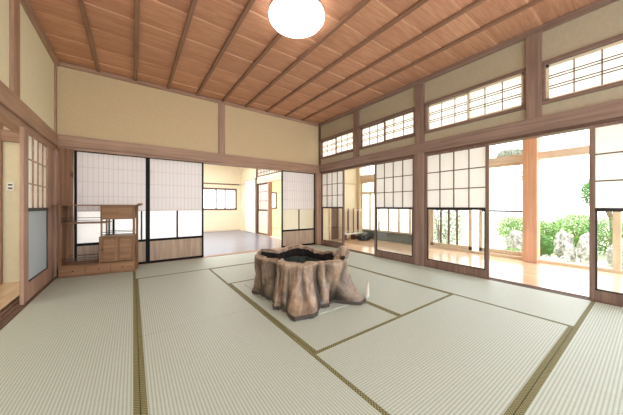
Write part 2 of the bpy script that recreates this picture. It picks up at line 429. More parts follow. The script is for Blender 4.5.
# ------------------------------------------------------------------ black framed screens in the back wall
def bscreen(n, x0, x1, y, label, double=False, glassmat='frost'):
    r = empty('door_%d' % n, ((x0+x1)/2, y, 0), kind='structure', label=label, category='sliding door')
    f = MB(); w = .031; t = .03; zt = 1.86
    f.box(x0, x0+w, y, y+t, .002, zt); f.box(x1-w, x1, y, y+t, .002, zt)
    f.box(x0+w, x1-w, y, y+t, zt-.03, zt); f.box(x0+w, x1-w, y, y+t, .002, .04)
    f.box(x0+w, x1-w, y, y+t, .385, .425)
    xm = (x0+x1)/2
    f.box(xm-.013, xm+.013, y+.002, y+t-.002, .42, .93)
    if double:
        f.box(xm-.065, xm-.045, y+.002, y+t-.002, .42, .93); f.box(x1-.10, x1-.08, y+.002, y+t-.002, .42, .93)
    f.build('frame', M['lacquer'], parent=r, bevel=.002)
    B(x0+w, x1-w, y+.004, y+.008, .925, zt-.03).build('paper', M['paperB'], parent=r)
    g = MB(); nx = 14; c = (x1-x0-2*w)/nx
    for k in range(1, nx): g.box(x0+w+c*k-.0022, x0+w+c*k+.0022, y+.001, y+.0038, .925, zt-.03)
    for k in range(1, 4):
        z = .925+(zt-.955)*k/4; g.box(x0+w, x1-w, y+.001, y+.0038, z-.0025, z+.0025)
    g.box(x0+w, x1-w, y, y+.0038, .915, .93)
    g.build('lattice', M['faint'], parent=r)  # thin front bars stand in for the lattice silhouette behind the paper
    B(x0+w, x1-w, y+.013, y+.017, .425, .925).build('frosted_pane', M[glassmat], parent=r)
    B(x0+w, x1-w, y+.01, y+.02, .04, .385).build('wood_panel', M['doorwood'], parent=r)
bscreen(6, -.725, .21, 5.165, 'black framed paper door behind the wooden shelf stand', double=True)
bscreen(7, .21, 1.12, 5.165, 'black framed paper door between the shelf stand and the open doorway')
M['frostW'] = paper('warm frosted glass', (236, 232, 218), .6)
bscreen(8, 2.88, 3.86, 5.215, 'black framed paper door right of the open doorway, in the far corner', glassmat='frostW')

# ------------------------------------------------------------------ back room
YK = 10.15
def wall_x(name, y0, y1, x0, x1, z0, z1, holes, mat):
    """wall running along X with rectangular holes (xa, xb, za, zb), holes sorted and not overlapping"""
    mb = MB(); x = x0
    for (a, b_, za, zb) in holes:
        mb.box(x, a, y0, y1, z0, z1)
        if za > z0: mb.box(a, b_, y0, y1, z0, za)
        if zb < z1: mb.box(a, b_, y0, y1, zb, z1)
        x = b_
    mb.box(x, x1, y0, y1, z0, z1)
    return mb.build(name, mat, **S)
def wall_y(name, x0, x1, y0, y1, z0, z1, holes, mat):
    mb = MB(); y = y0
    for (a, b_, za, zb) in holes:
        mb.box(x0, x1, y, a, z0, z1)
        if za > z0: mb.box(x0, x1, a, b_, z0, za)
        if zb < z1: mb.box(x0, x1, a, b_, zb, z1)
        y = b_
    mb.box(x0, x1, y, y1, z0, z1)
    return mb.build(name, mat, **S)
wall_x('wall_far', YK, YK+.12, -1.0, 6.3, -.05, 2.9, [(-.6, 1.2, .88, 1.68), (1.55, 3.48, .88, 1.68), (4.7, 5.35, .9, 1.6)], M['cream'])
wall_y('wall_far_left', -1.05, -.93, 5.33, YK, -.05, 2.9, [(6.0, 9.0, .3, 2.0)], M['cream'])
def win_x(n, x0, x1, z0, z1, y, divs, mat):
    r = empty('window_%d' % n, ((x0+x1)/2, y, z0), kind='structure')
    f = MB(); t = .035
    f.box(x0, x1, y-.03, y+.1, z0-.03, z0+t); f.box(x0, x1, y-.03, y+.1, z1-t, z1+.03)
    for x in [x0+t/2, x1-t/2]: f.box(x-t/2, x+t/2, y-.02, y+.1, z0, z1)
    f.build('window_frame', M['darkX'], parent=r)
    g = MB()
    for x in divs: g.box(x-.022, x+.022, y-.01, y+.05, z0, z1)
    g.build('sash', M['darkX'], parent=r)
    B(x0+t, x1-t, y+.05, y+.054, z0+t, z1-t).build('glass_pane', M['glass'], parent=r)
win_x(5, 1.55, 3.48, .88, 1.68, YK, (2.10, 2.67, 3.02), M['darkX'])
win_x(6, 4.7, 5.35, .9, 1.6, YK, (5.02,), M['darkX'])
trim(B(-.93, 3.6, YK-.03, YK, 1.86, 1.90), M['darkX'])
trim(B(-.93, 3.6, YK-.015, YK, 0, .05), M['paleX'])
# partition at the right side of the back room (x = 3.65)
PX = 3.65
wall_y('wall_partition', PX, PX+.09, 5.33, YK, -.05, 2.9, [(5.5, 8.44, 0, 1.80), ], M['cream'])
mb = B(PX-.02, PX+.11, 5.36, 8.5, 1.80, 1.945); trim(mb, M['paleY'])
trim(B(PX-.02, PX+.11, 8.42, 8.52, 0, 2.9), M['darkZ'])
trim(B(PX-.02, PX+.11, 7.46, 7.56, 0, 1.80), M['beamZ'])
trim(B(PX-.015, PX, 9.55, YK, 1.86, 1.92), M['paleY'])
# white door leaf
r = empty('door_9', (PX-.03, 9.03, 0), kind='structure', label='plain white door leaf in the back room', category='door')
B(PX-.045, PX-.005, 8.56, 9.5, .01, 1.97).build('panel', M['white'], parent=r, bevel=.003)
mb = MB(); mb.box(PX-.05, PX, 9.5, 9.55, 0, 2.02); mb.box(PX-.05, PX, 8.52, 8.56, 0, 2.02); mb.box(PX-.05, PX, 8.52, 9.55, 1.97, 2.02)
mb.build('door_frame', M['paleZ'], parent=r)
# lattice half-screen in the partition
r = empty('door_10', (PX+.03, 8.0, 0), kind='structure', label='tall barred screen seen through the open doorway in the back room', category='sliding screen')
f = MB(); f.box(PX+.02, PX+.05, 7.56, 7.62, 0, 1.8); f.box(PX+.02, PX+.05, 8.36, 8.42, 0, 1.8); f.box(PX+.02, PX+.05, 7.6, 8.4, .82, .88); f.box(PX+.02, PX+.05, 7.6, 8.4, 1.75, 1.8); f.box(PX+.02, PX+.05, 7.6, 8.4, 0, .06)
for k in range(1, 5): f.box(PX+.015, PX+.035, 7.6+.16*k-.012, 7.6+.16*k+.012, .86, 1.77)
for z in (1.18, 1.5): f.box(PX+.02, PX+.032, 7.6, 8.4, z-.008, z+.008)
f.build('frame', M['darkZ'], parent=r)
B(PX+.037, PX+.040, 7.62, 8.36, .88, 1.75).build('paper', M['paper'], parent=r)
B(PX+.025, PX+.045, 7.62, 8.36, .06, .82).build('lower_panel', M['cream'], parent=r)
# transom over the partition
r = empty('window_7', (PX, 7.4, 2.1), kind='structure')
f = MB(); f.box(PX-.012, PX, 5.6, 8.42, 2.04, 2.07); f.box(PX-.012, PX, 5.6, 8.42, 2.40, 2.43)
for k in range(24): f.box(PX-.012, PX-.002, 5.62+k*.12, 5.64+k*.12, 2.05, 2.42)
for z in (2.17, 2.30): f.box(PX-.012, PX-.002, 5.6, 8.42, z-.006, z+.006)
f.build('lattice', M['darkY'], parent=r)
B(PX-.002, PX, 5.6, 8.42, 2.05, 2.42).build('paper_pane', M['paper'], parent=r)
wall_y('wall_side_room', 6.2, 6.3, 5.7, YK, -.05, 2.9, [(6.4, 9.4, .3, 2.0)], M['cream'])

# ------------------------------------------------------------------ wall between veranda and side room
wall_x('wall_veranda_end', 5.62, 5.74, 4.06, 6.3, -.05, 2.9, [], M['cream'])
B(XR, XR+.1, YB+.13, 5.62, 0, 2.9).build('wall_corner', M['cream'], **S)
r = empty('door_11', (4.85, 5.6, 0), kind='structure', label='dark narrow door at the end of the veranda, seen through the far lattice screen glass', category='door')
B(4.72, 5.02, 5.585, 5.615, .01, 1.75).build('panel', M['darkZ'], parent=r, bevel=.003)
mb = MB(); mb.box(4.67, 4.72, 5.57, 5.62, 0, 1.8); mb.box(5.02, 5.07, 5.57, 5.62, 0, 1.8); mb.box(4.67, 5.07, 5.57, 5.62, 1.75, 1.82)
mb.build('door_frame', M['paleZ'], parent=r)
trim(B(4.06, 5.9, 5.59, 5.62, 1.68, 1.72), M['paleX'])
trim(B(5.83, 5.95, 5.50, 5.62, 0, 2.42), M['paleZ'])

# outer wall of the veranda x = 5.9..6.0
XO = 5.92
trim(B(XO-.06, XO+.06, -2.6, 3.40, -.02, .05), M['paleY'])           # bottom track
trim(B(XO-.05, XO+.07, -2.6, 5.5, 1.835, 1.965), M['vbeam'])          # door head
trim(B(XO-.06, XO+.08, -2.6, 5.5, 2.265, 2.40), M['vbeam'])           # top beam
trim(B(XO-.19, XO+.01, 1.22, 1.42, 0, 2.37), M['post'], .006)          # big square post
trim(B(XO-.03, XO+.07, 3.22, 3.42, 0, 2.3), M['paleZ'])
trim(B(XO-.02, XO+.06, .31, .39, 0, 2.3), M['paleZ'])
trim(B(XO-.02, XO+.06, -.75, -.65, 0, 2.3), M['paleZ'])
B(XO-.06, XO+.08, 3.42, 5.5, -.02, .25).build('wall_veranda_low', M['greywall'], **S)
r = empty('window_8', (XO, 4.45, .25), kind='structure')
f = MB()
f.box(XO-.03, XO+.05, 3.42, 5.5, .25, .29); f.box(XO-.03, XO+.05, 3.42, 5.5, 1.38, 1.44); f.box(XO-.03, XO+.05, 3.42, 5.5, 1.72, 1.84)
for y in (3.44, 3.78, 4.12, 4.46, 4.80, 5.14, 5.48): f.box(XO-.02, XO+.03, y-.025, y+.025, .27, 1.4)
for y in (3.44, 3.95, 4.46, 4.97, 5.48): f.box(XO-.02, XO+.03, y-.02, y+.02, 1.4, 1.75)
f.build('window_frame', M['paleZ'], parent=r)
B(XO+.01, XO+.014, 3.45, 5.47, .29, 1.38).build('glass_pane', M['frost'], parent=r)
B(XO+.01, XO+.014, 3.45, 5.47, 1.44, 1.72).build('glass_pane', M['glass'], parent=r)
# sliding window with thick bars, seen through the glass of the third screen
def sash(n, y0, y1, x, bars, glassmat='glass', z1=1.84, midrail=None, mat='paleZ', cat=None):
    r = empty('window_%d' % n, (x, (y0+y1)/2, .05), kind='structure')
    f = MB(); w = .06
    f.box(x, x+.035, y0, y0+w, .05, z1); f.box(x, x+.035, y1-w, y1, .05, z1); f.box(x, x+.035, y0, y1, .05, .13); f.box(x, x+.035, y0, y1, z1-.06, z1)
    f.build('window_frame', M[mat], parent=r, bevel=.003)
    g = MB()
    for y in bars: g.box(x+.005, x+.03, y-.016, y+.016, .13, z1-.05)
    if midrail: g.box(x+.005, x+.03, y0+w, y1-w, midrail-.018, midrail+.018)
    if g.v: g.build('bars', M['darkZ'], parent=r)
    B(x+.015, x+.019, y0+w, y1-w, .13, z1-.06).build('glass_pane', M[glassmat], parent=r)
sash(9, 2.32, 3.22, XO-.02, (2.62, 2.80, 2.98), midrail=.92)
sash(10, 1.40, 2.20, XO+.03, (), midrail=.90)
# upper transom glass
r = empty('window_11', (XO, .4, 1.96), kind='structure')
B(XO+.01, XO+.014, -2.5, 3.3, 1.965, 2.265).build('glass_pane', M['glass'], parent=r)

# slatted wooden rail with white top slab and black stone in the far end of the veranda
r = empty('slatted_partition', (5.40, 5.35, 0), label='low pale slatted wooden partition at the far end of the veranda', category='partition')
f = MB()
f.box(5.02, 5.80, 5.36, 5.39, .86, .91); f.box(5.02, 5.80, 5.36, 5.39, .22, .27)
for k in range(14): f.box(5.03+k*.058, 5.055+k*.058, 5.365, 5.385, .25, .88)
f.build('slats', M['paleZ'], parent=r)
f = MB()
for x in (5.2, 5.42, 5.62): f.box(x-.015, x+.015, 5.35, 5.395, .2, .92)
f.build('post', M['darkZ'], parent=r)
B(5.0, 5.82, 5.25, 5.45, .16, .20).build('white_base_slab', M['white'], parent=r, bevel=.004)
f = MB()
for x in (5.04, 5.4, 5.76): f.box(x-.03, x+.03, 5.28, 5.42, 0, .16)
f.build('foot', M['darkZ'], parent=r)

def rock(name, loc, size, mat, seed, label, cat='rock', group=None, parent=None, flat=.0, sub=3):
    import bmesh
    bm = bmesh.new(); bmesh.ops.create_icosphere(bm, subdivisions=sub, radius=1)
    for v in bm.verts:
        d = v.co.normalized()
        k = 1+.28*noise.noise(d*1.3+Vector((seed*7.1, seed*3.3, 0)))+.12*noise.noise(d*4+Vector((seed, 0, 5)))
        c = noise.cell(d*3+Vector((seed, seed, seed)))*.12+.10*noise.noise(d*7+Vector((seed, 2, 5)))
        v.co = Vector((d.x*size[0], d.y*size[1], max(d.z, -.55)*size[2]))*(k+c)
    me = bpy.data.meshes.new(name); bm.to_mesh(me); bm.free(); me.materials.append(mat)
    o = bpy.data.objects.new(name, me); COL.objects.link(o); o.location = loc
    if label: o['label'] = label
    if cat: o['category'] = cat
    if group: o['group'] = group
    return o
M['darkstone'] = plain('black ornamental stone', (38, 38, 40), .45, .5, .4, 12)
rock('ornamental_stone', (5.55, 5.05, .07), (.26, .15, .13), M['darkstone'], 3, 'dark rounded ornamental stone on the veranda floor before the slatted partition', 'stone')

# ------------------------------------------------------------------ left passage
wall_x('wall_passage_end', 4.95, 5.1, -2.4, -1.03, -.05, 2.6, [], M['plaster2'])
wall_y('wall_passage_outer', -2.4, -2.28, -2.4, 4.95, -.05, 2.6, [(1.2, 2.2, .8, 1.9)], M['plaster2'])
trim(B(-1.44, -1.37, 4.89, 4.95, 0, 2.5), M['beamZ'])
trim(B(-1.40, -1.03, 4.90, 4.95, 1.84, 1.99), M['beamX'])
r = empty('light_switch', (-1.30, 4.945, 1.25), label='small cream wall switch plate with two dark buttons on the passage wall at left', category='switch')
B(-1.335, -1.27, 4.935, 4.95, 1.20, 1.31).build('plate', M['white'], parent=r, bevel=.003)
B(-1.32, -1.285, 4.93, 4.936, 1.268, 1.285).build('button', M['black'], parent=r)
B(-1.32, -1.285, 4.93, 4.936, 1.225, 1.242).build('button', M['black'], parent=r)

# ------------------------------------------------------------------ ceiling light
def lathe(prof, c, n=48):
    mb = MB()
    for (r_, z) in prof:
        for k in range(n):
            t = 2*math.pi*k/n; mb.v.append((c[0]+r_*math.cos(t), c[1]+r_*math.sin(t), z))
    for i in range(len(prof)-1):
        for k in range(n):
            k2 = (k+1) % n; mb.f.append((i*n+k, i*n+k2, (i+1)*n+k2, (i+1)*n+k))
    mb.f.append(tuple(range(n))); mb.f.append(tuple((len(prof)-1)*n+k for k in reversed(range(n))))
    return mb
LX, LY = 1.475, 2.33
r = empty('ceiling_light', (LX, LY, 3.15), label='round white glowing ceiling light on the boarded ceiling', category='ceiling light')
m, nt, b, o = new_mat('glowing diffuser')
b.inputs['Base Color'].default_value = (1, 1, 1, 1); b.inputs['Emission Color'].default_value = (1, .98, .95, 1); b.inputs['Emission Strength'].default_value = 7.5
M['lamp'] = m
lathe([(.30, 3.105), (.30, 3.135), (.28, 3.15)], (LX, LY)).build('base_ring', M['white'], parent=r, smooth=True)
lathe([(.06, 3.02), (.16, 3.023), (.24, 3.033), (.285, 3.052), (.305, 3.08), (.305, 3.104), (.29, 3.106)], (LX, LY)).build('diffuser', M['lamp'], parent=r, smooth=True)

# ------------------------------------------------------------------ shelf stand (authored in local frame, then turned)
t = math.radians(-9.2)
r = empty('shelf_stand', (-.844, 4.815, .002), label='slender stepped wooden display shelf with small cupboards and drawers, left of the black framed doors', category='shelf')
r['_o'] = (0, 0, 0)
D = .30; WW = .88
def SB(name, mat, *boxes, parent=None, bevel=.003, lab=None):
    mb = MB()
    for bx in boxes: mb.box(*bx)
    o = mb.build(name, M[mat], parent=parent or r, bevel=bevel)
    o['_o'] = (0, 0, 0)
    if lab: o['label'] = lab
    return o
# base chest
SB('base_chest', 'shelfX', (0, WW, .012, D, 0, .155), (-.0, WW, 0, D+.01, .145, .165), (-.0, WW, 0, .014, 0, .018))
for k in range(3):
    x0 = .015+k*.286; dr = SB('drawer', 'hip', (x0, x0+.278, .0, .014, .024, .138))
    SB('knob', 'bracket', (x0+.135, x0+.15, -.010, .001, .075, .088), parent=dr, bevel=0)
# posts / side panels
SB('post', 'shelfZ', (0, .032, 0, .032, .165, 1.0)); SB('post', 'shelfZ', (0, .03, D-.03, D, .165, 1.0))
SB('post', 'shelfZ', (WW-.03, WW, 0, .03, .165, 1.0)); SB('post', 'shelfZ', (WW-.03, WW, D-.03, D, .165, 1.0))
# top board with upturned end
mb = MB(); mb.box(-.06, WW+.022, -.015, D+.01, 1.0, 1.018)
for k in range(4): mb.box(WW+.018+k*.009, WW+.030+k*.009, -.015, D+.01, 1.003+k*.004, 1.022+k*.007)
mb.build('top_board', M['shelfX'], parent=r, bevel=.002)
# upper cupboard
u = SB('upper_cupboard', 'shelfX', (.46, WW-.03, .01, D, .80, .815), (.46, .475, .01, D, .80, 1.0), (.475, WW-.03, D-.015, D, .80, 1.0), (.46, WW-.03, .005, .014, .975, 1.0), )
SB('door', 'hip', (.478, .668, .008, .018, .817, .975), parent=u); SB('door', 'hip', (.662, .848, .012, .022, .817, .975), parent=u)
# middle stepped shelf
SB('shelf_board', 'shelfX', (.03, .53, 0, D, .745, .762))
for q in ((.03, .46, .012, .02, .79, .798), (.03, .46, .012, .02, .825, .833)): SB('handrail', 'bracket', q, bevel=0)
SB('strut', 'shelfZ', (.462, .482, .01, .03, .54, .80)); SB('strut', 'shelfZ', (.462, .482, D-.03, D-.01, .54, .80))
# lower cupboard
u = SB('lower_cupboard', 'shelfX', (.445, WW-.03, .008, D, .530, .548), (.445, .468, .008, D, .165, .53), (.46, WW-.03, D-.015, D, .165, .53), (.66, .672, .01, .022, .17, .53))
for x0, yy in ((.47, .012), (.660, .016)):
    d = SB('door', 'shelfZ', (x0, x0+.19, yy, yy+.010, .175, .527), parent=u)
    SB('door_panel', 'hip', (x0+.03, x0+.16, yy-.002, yy+.003, .205, .498), parent=u, bevel=0)
SB('door_pull', 'bracket', (.478, .490, .004, .012, .35, .375), parent=u, bevel=0)
# low rails
for q in ((.03, .445, .012, .02, .225, .233), (.03, .445, .012, .02, .252, .260), (.03, .445, D-.02, D-.012, .252, .260)): SB('handrail', 'bracket', q, bevel=0)
for q in ((.48, WW-.03, .012, .02, .575, .583), (.48, WW-.03, .012, .02, .605, .613), (.48, WW-.03, D-.02, D-.012, .605, .613)): SB('handrail', 'bracket', q, bevel=0)
r.rotation_euler.z = t

# ------------------------------------------------------------------ tree stump hearth
CX, CY = 1.52, 2.35
def table(tb):
    tb = sorted(((a+360) % 360, v) for a, v in tb)
    def f(a):
        a %= 360
        for i in range(len(tb)):
            a0, v0 = tb[i]; a1, v1 = tb[(i+1) % len(tb)]
            if i == len(tb)-1: a1 += 360
            aa = a if a >= a0 else a+360
            if a0 <= aa <= a1:
                s = (aa-a0)/(a1-a0) if a1 > a0 else 0
                s = s*s*(3-2*s)*.6+s*.4
                return v0+(v1-v0)*s
        return tb[0][1]
    return f
Rb = table([(128,.56),(140,.545),(147,.44),(158,.385),(168,.36),(179,.325),(-168,.36),(-157,.45),(-146,.46),(-138,.49),(-130,.60),(-125,.64),(-114,.615),(-107,.585),(-101,.47),(-94,.45),(-84,.47),(-77,.42),(-70,.44),(-62,.70),(-54,.73),(-47,.68),(-35,.50),(-15,.42),(10,.44),(30,.52),(50,.64),(68,.60),(85,.46),(100,.44),(115,.50)])
Rt = table([(128,.50),(138,.51),(150,.45),(162,.405),(172,.34),(180,.285),(-170,.315),(-155,.37),(-142,.40),(-130,.42),(-120,.425),(-111,.43),(-101,.385),(-92,.39),(-84,.43),(-78,.46),(-70,.545),(-60,.54),(-47,.51),(-28,.46),(0,.37),(15,.37),(30,.42),(50,.52),(63,.57),(75,.50),(89,.42),(105,.37),(120,.40)])
Ht = table([(128,.46),(140,.435),(155,.42),(172,.415),(180,.39),(-165,.43),(-140,.42),(-115,.41),(-100,.425),(-88,.42),(-75,.43),(-60,.43),(-45,.445),(-28,.46),(0,.43),(30,.44),(60,.455),(90,.445),(110,.445)])
Wt = table([(128,.05),(150,.05),(172,.05),(180,.05),(-165,.10),(-140,.19),(-120,.22),(-105,.20),(-90,.15),(-75,.14),(-60,.14),(-28,.09),(0,.08),(30,.10),(60,.14),(90,.10),(110,.08)])
NA = 240
outer = []; NZ = 22
def rr(a, s):
    rb, rt = Rb(a), Rt(a)
    v = rt+(rb-rt)*(1-s)**1.7
    for (c0, wd, am) in ((-64, 3.2, .05), (-95, 3, .045), (-82, 2.5, .03), (176, 4, .03), (150, 3, .03), (-118, 3, .018)):
        dd = (a-c0+180) % 360-180
        v -= am*math.exp(-(dd/wd)**2)*(.35+.65*math.sin(math.pi*min(1, s*.9+.1)))
    return v
sb = MB(); base = .035
rows = []
for j in range(NZ+1):
    s = j/NZ
    row = []
    for i in range(NA):
        a = i*360/NA; ar = math.radians(a); h = Ht(a)
        h += .012*noise.noise(Vector((math.cos(ar)*4, math.sin(ar)*4, 2)))
        rad = rr(a, s)
        # furrows running up the trunk and knobbly figure
        rad += .026*noise.noise(Vector((math.cos(ar)*8, math.sin(ar)*8, s*1.4)))+.014*noise.noise(Vector((math.cos(ar)*22, math.sin(ar)*22, s*2.2)))+.012*noise.noise(Vector((math.cos(ar)*3, math.sin(ar)*3, s*5)))
        z = base+(h-base)*s
        row.append((rad, z, ar))
    rows.append(row)
# rounded rim and inner wall
hollow_rows = []
for (dr, dz) in ((.018, .012), (.05, .018), (.085, .012), (1.0, -.004)):
    row = []
    for i in range(NA):
        rad, z, ar = rows[NZ][i]; w = Wt(i*360/NA)
        d = dr if dr < 1 else w
        d = min(d, w)
        back = .5+.5*math.cos(math.radians((i*360/NA)-75))
        zz = z+dz+back*(.02 if dr < 1 and dr > .02 else 0)
        zz += .008*noise.noise(Vector((math.cos(ar)*10, math.sin(ar)*10, dr*20)))
        row.append((rad-d, zz, ar))
    rows.append(row)
for row in rows:
    for (rad, z, ar) in row: sb.v.append((CX+rad*math.cos(ar), CY+rad*math.sin(ar), z))
for j in range(len(rows)-1):
    for i in range(NA):
        i2 = (i+1) % NA; sb.f.append((j*NA+i, j*NA+i2, (j+1)*NA+i2, (j+1)*NA+i))
# stump wood
m, nt, b, o = new_mat('gnarled stump wood')
tc = nd(nt, 'ShaderNodeTexCoord'); mp = nd(nt, 'ShaderNodeMapping'); mp.inputs['Scale'].default_value = (7, 7, 3.2)
nt.links.new(tc.outputs['Object'], mp.inputs[0])
n1 = nd(nt, 'ShaderNodeTexNoise', Scale=1.0, Detail=8.0, Roughness=.65, Distortion=1.5); nt.links.new(mp.outputs[0], n1.inputs['Vector'])
r1 = ramp(nt, [(.25, lin((80, 62, 50))), (.42, lin((128, 104, 86))), (.58, lin((160, 136, 116))), (.8, lin((208, 190, 170)))])
nt.links.new(n1.outputs['Fac'], r1.inputs[0])
n2 = nd(nt, 'ShaderNodeTexNoise', Scale=14.0, Detail=6.0, Roughness=.7); nt.links.new(tc.outputs['Object'], n2.inputs['Vector'])
r2 = ramp(nt, [(.35, (.62, .58, .54, 1)), (.6, (1, 1, 1, 1))]); nt.links.new(n2.outputs['Fac'], r2.inputs[0])
mx = nd(nt, 'ShaderNodeMix', data_type='RGBA', blend_type='MULTIPLY'); mx.inputs[0].default_value = .8
nt.links.new(r1.outputs[0], mx.inputs[6]); nt.links.new(r2.outputs[0], mx.inputs[7])
at = nd(nt, 'ShaderNodeAttribute', attribute_name='crease_shade'); geo = nd(nt, 'ShaderNodeNewGeometry'); r3 = ramp(nt, [(.44, (.2, .15, .12, 1)), (.5, (1, 1, 1, 1))]); nt.links.new(geo.outputs['Pointiness'], r3.inputs[0])  # vertex colour and pointiness paint shade into the stump's hollows
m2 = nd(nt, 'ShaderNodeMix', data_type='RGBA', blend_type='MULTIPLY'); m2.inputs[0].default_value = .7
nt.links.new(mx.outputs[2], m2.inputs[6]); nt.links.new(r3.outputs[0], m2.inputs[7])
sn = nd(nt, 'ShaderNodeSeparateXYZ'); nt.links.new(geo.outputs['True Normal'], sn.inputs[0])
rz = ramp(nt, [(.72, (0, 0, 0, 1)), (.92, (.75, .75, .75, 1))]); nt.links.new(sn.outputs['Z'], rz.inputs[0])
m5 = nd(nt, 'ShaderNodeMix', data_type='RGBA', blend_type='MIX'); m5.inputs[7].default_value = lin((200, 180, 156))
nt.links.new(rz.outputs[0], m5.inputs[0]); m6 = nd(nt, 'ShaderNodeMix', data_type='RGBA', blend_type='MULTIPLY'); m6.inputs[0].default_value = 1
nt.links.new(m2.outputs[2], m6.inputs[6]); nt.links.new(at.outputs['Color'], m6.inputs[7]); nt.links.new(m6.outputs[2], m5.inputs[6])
nt.links.new(m5.outputs[2], b.inputs['Base Color'])
bp = nd(nt, 'ShaderNodeBump', Strength=.6, Distance=.012); nt.links.new(n1.outputs['Fac'], bp.inputs['Height']); nt.links.new(bp.outputs[0], b.inputs['Normal'])
b.inputs['Roughness'].default_value = .38; b.inputs['Specular IOR Level'].default_value = .5
M['stump'] = m
M['char'] = plain('charred hollow', (34, 30, 29), .8, .2, .5, 14)
M['ash'] = plain('grey green copper lining', (62, 68, 64), .6, .3, .2, 9)
M['trimgrey'] = plain('dark grey stump base', (74, 66, 62), .6, .3, .15, 20)
r = empty('stump_hearth', (CX, CY, .008), label='large hollow tree stump hearth with gnarled brown sides in the middle of the mats', category='hearth')
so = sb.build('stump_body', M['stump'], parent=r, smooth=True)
ca = so.data.color_attributes.new('crease_shade', 'FLOAT_COLOR', 'POINT')  # crease shade painted into vertex colour; left lobe and foot darkened too
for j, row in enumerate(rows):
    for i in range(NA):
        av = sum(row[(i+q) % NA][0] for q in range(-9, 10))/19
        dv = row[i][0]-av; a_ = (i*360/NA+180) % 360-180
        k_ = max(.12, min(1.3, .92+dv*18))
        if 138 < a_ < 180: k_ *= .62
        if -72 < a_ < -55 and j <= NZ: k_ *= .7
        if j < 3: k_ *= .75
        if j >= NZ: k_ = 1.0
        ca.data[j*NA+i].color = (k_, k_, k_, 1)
# hollow
hb = MB(); last = rows[-1]
prof = [(0, 0), (.012, -.05), (.0, -.14)]
for (dr, dz) in prof:
    for (rad, z, ar) in last: hb.v.append((CX+(rad-dr)*math.cos(ar), CY+(rad-dr)*math.sin(ar), z+dz))
hb.v.append((CX, CY, .28))
for j in range(2):
    for i in range(NA):
        i2 = (i+1) % NA; hb.f.append((j*NA+i, j*NA+i2, (j+1)*NA+i2, (j+1)*NA+i))
for i in range(NA): hb.f.append((2*NA+i, 2*NA+(i+1) % NA, 3*NA))
hb.build('charred_hollow', M['char'], parent=r, smooth=True)
# lining pan inside
lp = MB(); n0 = NA//4
def ring(scale, z):
    for i in range(n0):
        rad, zz, ar = last[i*4]; lp.v.append((CX+rad*scale*math.cos(ar), CY+rad*scale*math.sin(ar), z))
ring(.93, .33); ring(.93, .36); ring(.86, .36); ring(.84, .31)
for j in range(3):
    for i in range(n0):
        i2 = (i+1) % n0; lp.f.append((j*n0+i, j*n0+i2, (j+1)*n0+i2, (j+1)*n0+i))
lp.f.append(tuple(3*n0+i for i in range(n0)))
lp.build('ash_pan', M['ash'], parent=r)
# grey base edge
eb = MB()
for (dz, dr) in ((.0062, .006), (.034, .010), (.04, .004), (.04, -.03)):
    for i in range(NA):
        rad, z, ar = rows[0][i]; eb.v.append((CX+(rad+dr)*math.cos(ar), CY+(rad+dr)*math.sin(ar), dz))
for j in range(3):
    for i in range(NA):
        i2 = (i+1) % NA; eb.f.append((j*NA+i, j*NA+i2, (j+1)*NA+i2, (j+1)*NA+i))
eb.f.append(tuple(reversed(range(NA))))
eb.build('base_edge', M['trimgrey'], parent=r, smooth=False)
# rolled burl on the right of the rim
M['stumpD'] = M['char']
mb = MB(); pts = []; rs = []
for k in range(9):
    u_ = k/8; ang = math.radians(-58+u_*42); rad = .50
    pts.append((CX+rad*math.cos(ang), CY+rad*math.sin(ang), .44+.05*math.sin(u_*math.pi))); rs.append(.035+.03*math.sin(u_*math.pi*.9))
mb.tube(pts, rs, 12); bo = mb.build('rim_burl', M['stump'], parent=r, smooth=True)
ca = bo.data.color_attributes.new('crease_shade', 'FLOAT_COLOR', 'POINT')
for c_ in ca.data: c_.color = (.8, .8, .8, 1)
mb = MB(); a0 = math.radians(-59)
mb.tube([(CX+.495*math.cos(a0), CY+.495*math.sin(a0)-.01, .445), (CX+.505*math.cos(a0), CY+.505*math.sin(a0)-.022, .447)], .036, 12)
mb.build('dark_knot', M['char'], parent=r, smooth=True)
# root sliver, its paleness copied from exposure ghosting
mb = MB()
mb.v += [(2.02, 1.80, .008), (2.13, 1.86, .008), (2.16, 1.90, .17), (2.05, 1.84, .05), (2.03, 1.82, .008), (2.12, 1.885, .008), (2.155, 1.912, .16), (2.04, 1.86, .045)]
mb.f += [(0,1,2,3), (7,6,5,4), (0,3,7,4), (1,5,6,2), (2,6,7,3), (0,4,5,1)]
mb.build('root_sliver', plain('ghosted root', (206, 200, 186), .7), parent=r)

